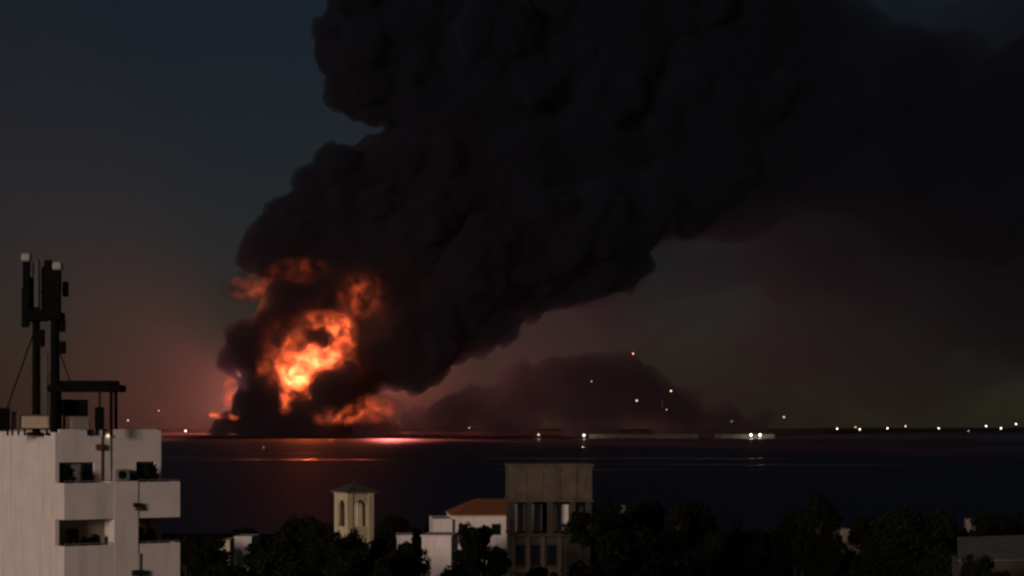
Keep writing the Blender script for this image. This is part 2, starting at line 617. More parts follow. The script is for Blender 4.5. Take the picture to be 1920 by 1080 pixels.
fire_light(478, 752, 480, 4.6e7, 25, (1.0, 0.24, 0.19))
fire_light(735, 682, 850, 2.5e7, 25, (1.0, 0.18, 0.15))
fire_light(578, 660, -40, 1.2e6, 14)
fire_light(676, 590, -105, 2.2e5, 10)
fire_light(478, 566, -70, 1.6e5, 10)
fire_light(620, 785, -110, 6e4, 8)

# ------------------------------------------------------------------ apartment building
YB = 92.0
ang = math.atan2(0.53, 0.85)
A = at(103, 798, YB)
bld = tag(empty('apartment_building', (A.x, A.y, 0), ang), 'white apartment block with stacked balconies at the left edge', 'building')
ZT = 23.82


def bp(name, *a, mat=None, bevel=0.015, parent=None):
    return obj(name, B(*a, bevel=bevel), mat or M_white, parent or bld)


# main volume, built from wall pieces so the openings are real
WT = 0.22
L = 5.42       # width of the front
DEP = 13.0
bp('side_wall', -0.003, WT, 0.0, DEP, 0, ZT - 0.14)
bp('side_wall', L - WT, L, 0.0, DEP, 0, ZT - 0.05)
bp('back_wall', WT, L - WT, DEP - WT, DEP, 0, ZT - 0.05)
bp('roof_slab', WT, L - WT, WT, DEP - WT, ZT - 0.55, ZT - 0.3)
levels = [(21.25, 22.22), (18.25, 19.50), (15.25, 16.5), (12.25, 13.5)]
# top wall band above the upper windows
bp('front_wall', WT, L - WT, -0.004, WT, 22.22, ZT)
bp('front_wall', WT, L - WT, 0.0, WT, 19.72, 20.36)      # sill wall under the upper windows
bp('front_wall', 1.95, 4.12, 0.0, WT, 20.36, 22.22)
bp('front_wall', 5.08, L - WT, 0.0, WT, 20.36, 22.22)
for x0, x1 in ((WT, 1.95), (4.12, 5.08)):
    w = bp('window', x0 + .003, x1 - .003, 0.12, 0.17, 20.36, 22.22, mat=M_frame, bevel=0)
    k = 2 if x1 - x0 < 1.5 else 3
    for i in range(k):
        a_, b_ = x0 + (x1 - x0) * i / k + .06, x0 + (x1 - x0) * (i + 1) / k - .06
        obj('pane', B(a_, b_, 0.095, 0.118, 20.45, 22.12), M_glass if not (k == 3 and i == 1) else M_grey, w)
# lower floors: deep loggias either side of the pier
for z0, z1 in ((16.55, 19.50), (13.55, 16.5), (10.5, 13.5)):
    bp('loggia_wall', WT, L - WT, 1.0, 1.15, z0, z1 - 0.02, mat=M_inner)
    for x0, x1, dd in ((0.9, 1.5, 0), (3.85, 4.8, 0)):
        w = bp('window', x0, x1, 0.95, 0.998, z0 + 0.9, z0 + 2.4, mat=M_frame, bevel=0)
        obj('pane', B(x0 + .07, x1 - .07, 0.93, 0.949, z0 + 0.97, z0 + 2.33), M_glass, w)
bp('balcony_slab', 0.002, L + 0.45, -1.28, 0.99, 19.52, 19.70)
bp('balcony_slab', 0.002, L + 0.45, -1.28, 0.99, 16.42, 16.56)
bp('balcony_slab', 0.002, L + 0.45, -1.28, 0.99, 13.42, 13.56)
# parapets: front left, front right, sides; the pier runs between them
for zb, zt in ((19.50, 21.25), (16.40, 18.25), (13.4, 15.25)):
    bp('parapet', 0.0, 2.48, -1.32, -1.20, zb, zt)
    bp('parapet', 3.72, L + 0.47, -1.30, -1.18, zb, zt)
    bp('parapet', -0.001, 0.12, -1.195, -0.005, zb, zt)
    bp('parapet', L + 0.35, L + 0.47, -1.175, -0.005, zb, zt)
bp('pier', 2.484, 3.716, -1.335, -0.01, 0, 21.30)
bp('pier', 2.45, 2.78, -0.06, -0.006, 21.31, ZT - 0.10)
bp('pipe', 2.30, 2.38, -0.10, -0.02, 21.31, ZT - 0.3, mat=M_conc, bevel=0)
# wall stubs under lower floors
bp('front_wall', WT, L - WT, 1.16, 1.3, 0, 10.5)
# small fittings on the front
def fit(u, z, v, w, h, d, mat, name):
    return bp(name, u - w / 2, u + w / 2, v - d, v, z - h / 2, z + h / 2, mat=mat, bevel=0.03)
fit(2.18, 22.95, -0.008, 0.34, 0.30, 0.25, M_rust, 'air_vent')
fit(3.55, 20.15, -1.338, 0.26, 0.22, 0.22, M_chair, 'wall_lamp')
fit(3.72, 19.95, -1.338, 0.40, 0.14, 0.12, M_rust, 'bracket')
fit(3.95, 21.5, -0.004, 0.26, 0.28, 0.2, M_chair, 'wall_lamp')
fit(3.60, 16.85, -1.338, 0.5, 0.3, 0.25, M_chair, 'wall_lamp')
ac = bp('air_conditioner', 2.98, 3.62, -0.42, -0.06, 21.32, 21.86, mat=M_grey, bevel=.03)
obj('fan_grille', T((3.24, -.425, 21.59), (3.24, -.44, 21.59), .2, seg=18), M_steel, ac)
for zt_, u0, u1, vv in ((21.25, .05, 2.45, -1.26), (21.25, 3.76, L + .42, -1.24), (18.25, .05, 2.45, -1.26), (18.25, 3.76, L + .42, -1.24)):
    bm = bmesh.new()
    tube(bm, (u0, vv, zt_ + .10), (u1, vv, zt_ + .10), .02, seg=6)
    for i in range(5):
        uu = u0 + (u1 - u0) * i / 4
        tube(bm, (uu, vv, zt_ - .01), (uu, vv, zt_ + .10), .015, seg=5)
    obj('handrail', bm, M_grey, bld)
for z in (17.9,):
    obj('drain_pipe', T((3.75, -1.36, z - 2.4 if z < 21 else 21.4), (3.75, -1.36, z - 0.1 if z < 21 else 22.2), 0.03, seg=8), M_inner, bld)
lampbulb = obj('rooftop_lamp', ball(bmesh.new(), (2.62, -0.12, 23.5), 0.08, 2), emit_mat('warm_bulb', (1.0, 0.75, 0.45), 1.2), bld)


def bpoint(u, v, z=0.0):
    c, s = math.cos(ang), math.sin(ang)
    return Vector((A.x + u * c - v * s, A.y + u * s + v * c, z))


def potted_plant(u, v, z, h, w, seed, label):
    t = tag(empty('potted_plant', bpoint(u, v, z), ang), label, 'plant', 'dark plants on the balconies')
    bm = bmesh.new()
    bmesh.ops.create_cone(bm, cap_ends=True, segments=14, radius1=.17, radius2=.24, depth=.45, matrix=Matrix.Translation((0, 0, .225)))
    obj('pot', bm, M_rust, t)
    rg = random.Random(seed)
    bm = bmesh.new()
    for i in range(5):
        a_ = rg.uniform(0, 6.28)
        tube(bm, (0, 0, .4), (math.cos(a_) * w * .3, math.sin(a_) * w * .3, h * rg.uniform(.6, .9)), .02, .008, 5)
    obj('stem', bm, M_bark, t)
    LV, LF = [], []
    for i in range(420):
        zz = rg.uniform(.5, 1.0) ** .8
        rr = w * .5 * math.sqrt(rg.random()) * (1.0 if zz < .85 else .6)
        a_ = rg.uniform(0, 6.28)
        p = Vector((math.cos(a_) * rr, math.sin(a_) * rr, h * zz))
        d = Vector((rg.gauss(0, 1), rg.gauss(0, 1), rg.gauss(.2, .7))).normalized()
        e = d.orthogonal().normalized() * .05
        k0 = len(LV)
        LV.extend([tuple(p), tuple(p + d * .1 + e), tuple(p + d * .22), tuple(p + d * .1 - e)])
        LF.append((k0, k0 + 1, k0 + 2, k0 + 3))
    me = bpy.data.meshes.new('foliage')
    me.from_pydata(LV, [], LF)
    me.materials.append(M_leaf)
    f = bpy.data.objects.new('foliage', me)
    COL.objects.link(f)
    f.parent = t


ZL = 16.565
potted_plant(0.62, -0.55, ZL, 2.15, .70, 1, 'bushy dark plant at the left end of the lower balcony')
potted_plant(1.32, -0.65, ZL, 1.95, .50, 2, 'shorter dark plant second from the left on the lower balcony')
potted_plant(1.85, -0.50, ZL, 2.1, .55, 3, 'dark plant beside the pier on the lower left balcony')
potted_plant(4.05, -0.6, ZL, 1.95, .55, 4, 'low dark plant beside the pier on the lower right balcony')
potted_plant(4.65, -0.55, ZL, 2.3, .55, 5, 'tall dark plant at the right end of the lower right balcony')
potted_plant(4.72, -0.55, 19.705, 2.3, .50, 6, 'tall dark plant on the upper right balcony')
potted_plant(4.15, -0.55, 19.705, 1.85, .60, 7, 'low dark plant on the upper right balcony')
potted_plant(0.5, -0.6, 19.705, 2.15, .5, 8, 'dark plant before the upper left window')

# rooftop: everything stands on the slab at ZT-0.3
ZR = ZT - 0.3


def rp_(x, y, dv):
    """roof point seen at photo (x, y), dv metres beyond the front wall's distance"""
    return at(x, y, YB + dv)


def zof(y, Y):
    return H - (y - HY) / F * Y


def mast(x, Yd, y_top, r0, label, panels, guys, extras=()):
    p = at(x, 805, Yd)
    t = tag(empty('antenna_mast', (p.x, p.y, ZR)), label, 'antenna mast', 'antenna masts on the white block')
    zt = zof(y_top, Yd) - ZR
    obj('pole', T((0, 0, 0), (0, 0, zt), r0, r0 * 0.85, seg=12), M_steel, t)
    obj('base_plate', B(-.4, .4, -.4, .4, 0.0, .12, bevel=.02), M_steel, t)
    for (px, y0, y1, w, d, dy, cap) in panels:
        X = (px - x) / ppm(Yd)
        za, zb = zof(y1, Yd) - ZR, zof(y0, Yd) - ZR
        a_ = obj('antenna_panel', B(X - w / 2, X + w / 2, dy - d / 2, dy + d / 2, za, zb, bevel=.05), M_steel if cap != 2 else M_panel, t)
        obj('mount_arm', T((0, 0, (za + zb) / 2), (X, dy, (za + zb) / 2), .04, seg=6), M_steel, a_)
        if cap == 1:
            obj('radome_cap', B(X - .24, X + .24, dy - .2, dy + .2, zb + .004, zb + .42, bevel=.10), M_cap, a_)
    for (gx, gy, ty) in guys:
        X = (gx - x) / ppm(Yd)
        obj('guy_wire', T((X, -.3, max(0.0, zof(gy, Yd) - ZR)), (0, 0, zof(ty, Yd) - ZR), .035, seg=6), M_steel, t)
    for e in extras:
        x0, x1, y0, y1, d = e
        obj('platform', B((x0 - x) / ppm(Yd), (x1 - x) / ppm(Yd), -d / 2, d / 2, zof(y1, Yd) - ZR, zof(y0, Yd) - ZR, bevel=.03), M_steel, t)
    return t


mast(68, 93.6, 492, 0.21, 'dark left antenna mast with a pale radome and long guy wire on the roof',
     [(53, 492, 612, .34, .25, -.35, 1), (74, 488, 578, .26, .2, -.5, 2), (62, 520, 590, .5, .2, .1, 2), (48, 540, 614, .3, .3, -.1, 0), (82, 500, 596, .3, .22, .2, 0), (78, 618, 650, .34, .26, -.1, 0)], [(14, 772, 610)], [(46, 86, 582, 602, 1.0)])
mast(103, 92.9, 500, 0.24, 'dark right antenna mast with side brackets beside the roof canopy',
     [(111, 508, 588, .32, .25, -.3, 1), (92, 488, 590, .42, .2, -.1, 0), (122, 528, 556, .26, .3, .1, 0), (118, 640, 664, .32, .28, -.1, 0), (96, 640, 700, .25, .2, .1, 2), (100, 545, 600, .5, .3, -.2, 0), (84, 660, 792, .28, .08, .1, 2), (116, 600, 622, .3, .24, .1, 0)],
     [(134, 714, 636)], [(84, 118, 586, 600, 1.0)])

# roof canopy
Yc = 93.4
pc = at(163, 805, Yc)
cp = tag(empty('roof_canopy', (pc.x, pc.y, ZR)), 'dark flat steel canopy on thin posts above the roof edge', 'canopy')
k = 1 / ppm(Yc)
obj('canopy_roof', B(-68 * k, 68 * k, -.7, .7, zof(735, Yc) - ZR, zof(722, Yc) - ZR, bevel=.02), M_steel, cp)
obj('roof_lip', B(-62 * k, 58 * k, -.45, .45, zof(721.5, Yc) - ZR, zof(714, Yc) - ZR, bevel=.02), M_steel, cp)
for px in (107, 213):
    for yy in (-.55, .55):
        obj('post', B((px - 163) * k - .07, (px - 163) * k + .07, yy - .07, yy + .07, 0, zof(735.2, Yc) - ZR), M_steel, cp)
obj('post', B((185 - 163) * k - .04, (185 - 163) * k + .04, .2, .28, 0, zof(735.2, Yc) - ZR), M_steel, cp)


def roof_box(name, x0, x1, y0, y1, Y, dep, mat, label, cat, lid=None):
    p = at((x0 + x1) / 2, 805, Y)
    t = tag(empty(name, (p.x, p.y, ZR), 0.25), label, cat)
    hw = (x1 - x0) / 2 / ppm(Y)
    z1 = zof(y0, Y) - ZR
    z0 = max(0.0, zof(y1, Y) - ZR)
    obj('body', B(-hw, hw, -dep / 2, dep / 2, z0, z1, bevel=.06), mat, t)
    obj('lid', B(-hw * 1.04, hw * 1.04, -dep / 2 * 1.04, dep / 2 * 1.04, z1 + .002, z1 + .07, bevel=.02), lid or mat, t)
    if z0 > 0.05:
        for sx in (-1, 1):
            for sy in (-1, 1):
                obj('foot', B(sx * hw * .8 - .05, sx * hw * .8 + .05, sy * dep * .4 - .05, sy * dep * .4 + .05, 0, z0), M_steel, t)


roof_box('water_tank', 42, 92, 780, 803, 93.0, 1.0, M_tank, 'cream rooftop water tank at the foot of the antenna masts', 'water tank', M_rust)
roof_box('equipment_cabinet', -25, 18, 768, 808, 93.2, .9, M_steel, 'black equipment cabinet on the roof at the left picture edge', 'cabinet')
roof_box('vent_box', 22, 36, 774, 806, 93.5, .4, M_grey, 'narrow grey vent box on the roof left of the cream tank', 'vent')
roof_box('equipment_cabinet', 116, 164, 752, 780, 94.2, .8, M_steel, 'black cabinet raised on feet under the roof canopy', 'cabinet')
roof_box('air_conditioner', 132, 168, 784, 806, 92.9, .6, M_grey, 'grey air conditioner box under the roof canopy', 'air conditioner')
roof_box('equipment_cabinet', 178, 195, 766, 806, 93.3, .5, M_steel, 'upright black cabinet near the right canopy post', 'cabinet')

# ------------------------------------------------------------------ cream tower
def local(name, x, Y, rz, label, cat, group=None):
    p = at(x, 800, Y)
    return tag(empty(name, (p.x, p.y, 0), rz), label, cat, group)


Yt = 165.0
kt = 1 / ppm(Yt)
tw = local('stair_tower', 664, Yt, 0.55, 'small cream tower with a pointed dark roof and arched openings', 'tower')
hw = 1.0
zr = zof(925, Yt)
zo0, zo1 = zof(986, Yt), zof(938, Yt)
bm_ = []
# corner posts and walls with one open arch in each face
for sx in (-1, 1):
    for sy in (-1, 1):
        obj('corner_post', B(sx * hw - .28, sx * hw + .28, sy * hw - .28, sy * hw + .28, 0, zr, bevel=.03), M_cream, tw)
def arch_panel():
    bm = bmesh.new()
    w = hw - .29
    n = 10
    ow = .62
    zs = zo1 - .55
    pts_out, pts_in = [], []
    prof_in = [(-ow, zo0)] + [(-ow * math.cos(math.pi * i / n), zs + ow * math.sin(math.pi * i / n)) for i in range(n + 1)] + [(ow, zo0)]
    prof_out = [(-w, zo0)] + [(-w + 2 * w * i / n, zr - .02) for i in range(n + 1)] + [(w, zo0)]
    prof_out[1] = (-w, zr - .02)
    for y in (-.1, .1):
        pts_in.append([bm.verts.new((p[0], y, p[1])) for p in prof_in])
        pts_out.append([bm.verts.new((p[0], y, p[1])) for p in prof_out])
    m_ = len(prof_in)
    for i in range(m_ - 1):
        bm.faces.new((pts_in[0][i], pts_out[0][i], pts_out[0][i + 1], pts_in[0][i + 1]))
        bm.faces.new((pts_in[1][i + 1], pts_out[1][i + 1], pts_out[1][i], pts_in[1][i]))
        bm.faces.new((pts_in[0][i + 1], pts_in[1][i + 1], pts_in[1][i], pts_in[0][i]))
    box(bm, -w, w, -.1, .1, 0, zo0 - .002)
    bmesh.ops.recalc_face_normals(bm, faces=bm.faces)
    return bm
for i in range(4):
    o = obj('arch_wall', arch_panel(), M_cream, tw)
    o.rotation_euler = (0, 0, i * math.pi / 2)
    o.location = Vector((math.sin(i * math.pi / 2) * (hw + .1), -math.cos(i * math.pi / 2) * (hw + .1), 0))
obj('floor_slab', B(-hw - .35, hw + .35, -hw - .35, hw + .35, zof(990, Yt) - .1, zof(990, Yt) + .06), M_cream, tw).scale = (0.8, 0.8, 1)
obj('cornice', B(-hw - .36, hw + .36, -hw - .36, hw + .36, zr + .003, zr + .12, bevel=.03), M_cream, tw)
bm = bmesh.new()
e = hw + .60
base = [bm.verts.new((sx * e, sy * e, zr + .125)) for sx, sy in ((-1, -1), (1, -1), (1, 1), (-1, 1))]
low = [bm.verts.new((sx * e, sy * e, zr + .22)) for sx, sy in ((-1, -1), (1, -1), (1, 1), (-1, 1))]
top = bm.verts.new((0, 0, zof(904, Yt)))
bm.faces.new(base[::-1])
for i in range(4):
    bm.faces.new((base[i], base[(i + 1) % 4], low[(i + 1) % 4], low[i]))
    bm.faces.new((low[i], low[(i + 1) % 4], top))
obj('roof', bm, M_dkroof, tw)
obj('finial', T((0, 0, zof(906, Yt)), (0, 0, zof(899, Yt)), .05, seg=6), M_dkroof, tw)

# ------------------------------------------------------------------ house with the orange hip roof
Yh = 205.0
kh = 1 / ppm(Yh)
hs_ = local('house', 900, Yh, 0.10, 'white house with an orange hipped roof beside the concrete tank', 'house')
def hx(x): return (x - 900) * kh
def hz(y): return zof(y, Yh)
obj('wall', B(hx(848), hx(985), -.2, 9, 0, hz(968), bevel=.03), M_white, hs_)
obj('wall', B(hx(812), hx(847.8), -.6, 7, 0, hz(972), bevel=.03), M_white, hs_)
obj('eaves', B(hx(846), hx(988), -.5, 9.4, hz(967.8), hz(965.5), bevel=.02), M_cream, hs_)
def hip(x0, x1, y0, y1, z0, z1, ins):
    bm = bmesh.new()
    b4 = [bm.verts.new(p) for p in ((x0, y0, z0), (x1, y0, z0), (x1, y1, z0), (x0, y1, z0))]
    t2 = [bm.verts.new(((x0 + ins), (y0 + y1) / 2, z1)), bm.verts.new(((x1 - ins), (y0 + y1) / 2, z1))]
    bm.faces.new(b4[::-1])
    bm.faces.new((b4[0], b4[1], t2[1], t2[0]))
    bm.faces.new((b4[1], b4[2], t2[1]))
    bm.faces.new((b4[2], b4[3], t2[0], t2[1]))
    bm.faces.new((b4[3], b4[0], t2[0]))
    return bm
obj('roof', hip(hx(845), hx(1010), -.7, 9.6, hz(965.2), hz(938), 3.0), M_tile, hs_)
for px in (868, 930):
    w = obj('window', B(hx(px) - .5, hx(px) + .5, -.25, -.203, hz(1003), hz(982)), M_frame, hs_)
    obj('pane', B(hx(px) - .42, hx(px) + .42, -.275, -.252, hz(1001), hz(984)), M_glass, w)

# low white wing in front of it
an = local('garden_house', 815, 190.0, -0.1, 'low white flat roofed annex between the round trees', 'house')
k = 1 / ppm(190.0)
obj('wall', B(-24 * k, 32 * k, -.2, 5, 0, zof(1006, 190), bevel=.03), M_white, an)
obj('roof_edge', B(-26 * k, 34 * k, -.4, 5.2, zof(1005.9, 190), zof(1003, 190), bevel=.02), M_white, an)

# ------------------------------------------------------------------ concrete tank on its storeyed frame
Yk = 185.0
kk = 1 / ppm(Yk)
tk = local('tank_building', 1032, Yk, 0.06, 'weathered concrete water tank raised on a dark columned frame', 'water tower')
def tx(x): return (x - 1032) * kk
def tz(y): return zof(y, Yk)
obj('tank', B(tx(955), tx(1111), -.1, 6.5, tz(936), tz(876), bevel=.05), M_conc, tk)
obj('tank_rim', B(tx(953), tx(1113), -.2, 6.6, tz(875.8), tz(870), bevel=.03), M_conc, tk)
obj('tank_ledge', B(tx(953), tx(1113), -.2, 6.6, tz(941), tz(936.2), bevel=.03), M_conc, tk)
for i in range(1, 5):
    x = tx(955 + 156 * i / 5)
    obj('tank_rib', B(x - .06, x + .06, -.16, -.103, tz(935), tz(877)), M_conc, tk)
for px in (961, 993, 1032, 1074, 1104):
    for yy in (0.1, 5.6):
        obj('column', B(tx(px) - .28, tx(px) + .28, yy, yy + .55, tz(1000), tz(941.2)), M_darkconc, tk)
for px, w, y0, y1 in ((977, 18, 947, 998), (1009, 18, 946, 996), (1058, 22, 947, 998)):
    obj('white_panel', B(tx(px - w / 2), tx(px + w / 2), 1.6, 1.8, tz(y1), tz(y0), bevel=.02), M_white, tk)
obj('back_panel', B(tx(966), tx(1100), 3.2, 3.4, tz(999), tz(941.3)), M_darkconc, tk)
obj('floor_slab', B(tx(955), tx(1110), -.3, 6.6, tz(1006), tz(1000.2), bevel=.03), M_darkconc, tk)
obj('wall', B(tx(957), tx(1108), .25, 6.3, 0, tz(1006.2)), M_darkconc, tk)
for px in (962, 990, 1018, 1050):
    obj('pilaster', B(tx(px) - .2, tx(px) + .2, .1, .248, 0, tz(1006.3)), M_conc, tk)
for px in (976, 1004, 1034):
    w = obj('window', B(tx(px) - .5, tx(px) + .5, .19, .247, tz(1062), tz(1020)), M_frame, tk)
    obj('pane', B(tx(px) - .43, tx(px) + .43, .165, .188, tz(1060), tz(1022)), M_glass, w)
obj('sill_band', B(tx(957), tx(1052), -.05, .2, tz(1072), tz(1067)), M_conc, tk)

# ------------------------------------------------------------------ small pale houses among the trees
def small_house(x0, x1, y0, Y, mat, label, roof=None, win=True):
    t = local('small_house', (x0 + x1) / 2, Y, rng.uniform(-.2, .2), label, 'house', 'small houses half hidden by the trees')
    hw_ = (x1 - x0) / 2 / ppm(Y)
    zt = zof(y0, Y)
    obj('wall', B(-hw_, hw_, -.2, 6, 0, zt, bevel=.03), mat, t)
    if roof:
        obj('roof', hip(-hw_ - .4, hw_ + .4, -.6, 6.4, zt + .004, zt + 1.3, 1.8), roof, t)
    else:
        obj('roof_edge', B(-hw_ - .1, hw_ + .1, -.3, 6.1, zt + .003, zt + .2, bevel=.02), mat, t)
    return t


small_house(440, 472, 1008, 290, M_white, 'white flat topped house peeking over the trees beside the apartment block')
small_house(410, 432, 1014, 320, M_cream, 'pale narrow house left of the white one beyond the left trees')
small_house(744, 772, 1006, 250, M_white, 'white house between the cream tower and the orange roof')
small_house(1502, 1520, 1020, 260, M_white, 'narrow pale house glimpsed below the tall dark tree')
small_house(1574, 1592, 994, 330, M_dim, 'tiny pale house in the gap right of the tall tree')
small_house(1596, 1640, 1024, 240, M_dim, 'low ochre house beneath the broad right tree')
small_house(1812, 1828, 976, 330, M_dim, 'slim pale house beyond the right end trees')
small_house(1150, 1172, 950, 300, M_conc, 'dim grey house top behind the trees right of the tank')

rt = local('shed', 1880, 150.0, -0.12, 'long shed with a pale sheet roof at the lower right corner', 'shed')
k = 1 / ppm(150.0)
obj('wall', B(-78 * k, 110 * k, 0, 6, 0, zof(1052, 150)), M_darkconc, rt)
bm = bmesh.new()
q = [(-84 * k, -.6, zof(1052, 150) + .01), (115 * k, -.6, zof(1050, 150) + .01), (115 * k, 6.6, zof(1012, 150)), (-66 * k, 6.6, zof(1019, 150))]
lo_ = [bm.verts.new(p) for p in q]
hi_ = [bm.verts.new((p[0], p[1], p[2] + .1)) for p in q]
bm.faces.new(hi_); bm.faces.new(lo_[::-1])
for i in range(4):
    bm.faces.new((lo_[i], lo_[(i + 1) % 4], hi_[(i + 1) % 4], hi_[i]))
bmesh.ops.recalc_face_normals(bm, faces=bm.faces)
obj('roof', bm, M_paleroof, rt)
small_house(1745, 1775, 1062, 200, M_white, 'white wall corner low in front of the pale shed')

# ------------------------------------------------------------------ trees
DENS = 150


def tree_proto(seed, kind):
    """unit-ish tree: height 10, returns (trunk mesh, crown mesh)"""
    rg = random.Random(seed)
    tb = bmesh.new()
    lobes = []
    Ht = 10.0
    prev = Vector((0, 0, 0))
    r = .32
    stem = [prev]
    for i in range(5):
        nx = prev + Vector((rg.uniform(-.25, .25), rg.uniform(-.25, .25), 1.1 if kind != 'low' else .7))
        tube(tb, prev, nx, r, r * .85, 8)
        r *= .85
        prev = nx
        stem.append(nx)
    nl = {'round': 20, 'tall': 18, 'low': 17}[kind]
    for i in range(nl):
        s = stem[rg.randint(2, 5)]
        a = 2 * math.pi * (i / nl) + rg.uniform(-.4, .4)
        if kind == 'round':
            rad, zz, lr = rg.uniform(.4, 3.2), rg.uniform(4.4, 8.9), rg.uniform(.95, 1.5)
            rad *= math.sqrt(max(.15, 1 - ((zz - 6) / 3.4) ** 2))
        elif kind == 'tall':
            rad, zz, lr = rg.uniform(.3, 1.9), rg.uniform(4.0, 9.1), rg.uniform(.7, 1.2)
            rad *= 1.2 - .6 * (zz - 4) / 5
        else:
            rad, zz, lr = rg.uniform(.6, 4.2), rg.uniform(4.8, 8.4), rg.uniform(.9, 1.5)
        e = Vector((math.cos(a) * rad, math.sin(a) * rad, zz))
        mid = (s + e) / 2 + Vector((rg.uniform(-.2, .2), rg.uniform(-.2, .2), .25))
        tube(tb, s, mid, .13, .09, 6)
        tube(tb, mid, e, .09, .03, 5)
        lobes.append((e, lr))
        for q in range(3):
            d = Vector((rg.gauss(0, 1), rg.gauss(0, 1), rg.gauss(.3, .8))).normalized()
            lobes.append((e + d * lr * rg.uniform(.7, 1.1), lr * rg.uniform(.35, .6)))
    LV, LF = [], []
    for c, lr in lobes:
        for i in range(int(DENS * lr ** 2) + 16):
            d = Vector((rg.gauss(0, 1), rg.gauss(0, 1), rg.gauss(0, .8))).normalized()
            p = c + d * lr * rg.uniform(.15, 1.0) ** .5 * (1.0 if rg.random() < .93 else 1.2)
            s = rg.uniform(.12, .27)
            nrm = (d + .8 * Vector((rg.gauss(0, 1), rg.gauss(0, 1), rg.gauss(0, 1)))).normalized()
            u = nrm.orthogonal().normalized()
            u = (Matrix.Rotation(rg.uniform(0, 6.28), 3, nrm) @ u)
            w = nrm.cross(u)
            k0 = len(LV)
            for a_, b_ in ((-1, 0), (0, -1), (1, 0), (0, 1)):
                LV.append(p + u * s * a_ + w * s * b_ * .62 + nrm * s * .25 * abs(b_))
            LF.append((k0, k0 + 1, k0 + 2, k0 + 3))
    mt = bpy.data.meshes.new('trunk'); tb.to_mesh(mt); tb.free(); mt.materials.append(M_bark)
    mc = bpy.data.meshes.new('crown'); mc.from_pydata([tuple(p) for p in LV], [], LF); mc.materials.append(M_leaf)
    top_z = max(v.co.z for v in mc.vertices)
    half = max(abs(v.co.x) for v in mc.vertices)
    return mt, mc, top_z, half


protos = {'round': [tree_proto(s, 'round') for s in (1, 2, 3)], 'tall': [tree_proto(s, 'tall') for s in (4, 5)], 'low': [tree_proto(s, 'low') for s in (6, 7)]}
_b = T((0, 0, 0), (0, 0, 1), 1.25, 1.0, seg=10)
BOLE = bpy.data.meshes.new('trunk'); _b.to_mesh(BOLE); _b.free(); BOLE.materials.append(M_bark)
cnt_ = {'round': 0, 'tall': 0, 'low': 0}
TNAME = {'round': 'broadleaf_tree', 'tall': 'upright_tree', 'low': 'spreading_tree'}


def tree(kind, x, ytop, Y, wpx, label, rot=None):
    i = cnt_[kind]; cnt_[kind] += 1
    mt, mc, tz_, half = protos[kind][i % len(protos[kind])]
    p = at(x, 800, Y)
    t = empty(TNAME[kind], (p.x, p.y, -0.1), rng.uniform(0, 6.28) if rot is None else rot)
    tag(t, label, 'tree', 'dark trees along the near shore')
    sx = 1.15 * wpx / 2 / ppm(Y) / half
    ztop = zof(ytop, Y) + 0.35
    sz = min(sx * 1.15, ztop / tz_)
    up = ztop - sz * tz_
    for nm, me in (('limbs', mt), ('crown', mc)):
        c = bpy.data.objects.new(nm, me)
        COL.objects.link(c)
        c.parent = t
        c.location = (0, 0, up)
        c.scale = (sx, sx, sz)
    c = bpy.data.objects.new('trunk', BOLE)
    COL.objects.link(c)
    c.parent = t
    c.scale = (.32 * sx, .32 * sx, up + .15 * sz)
    return t


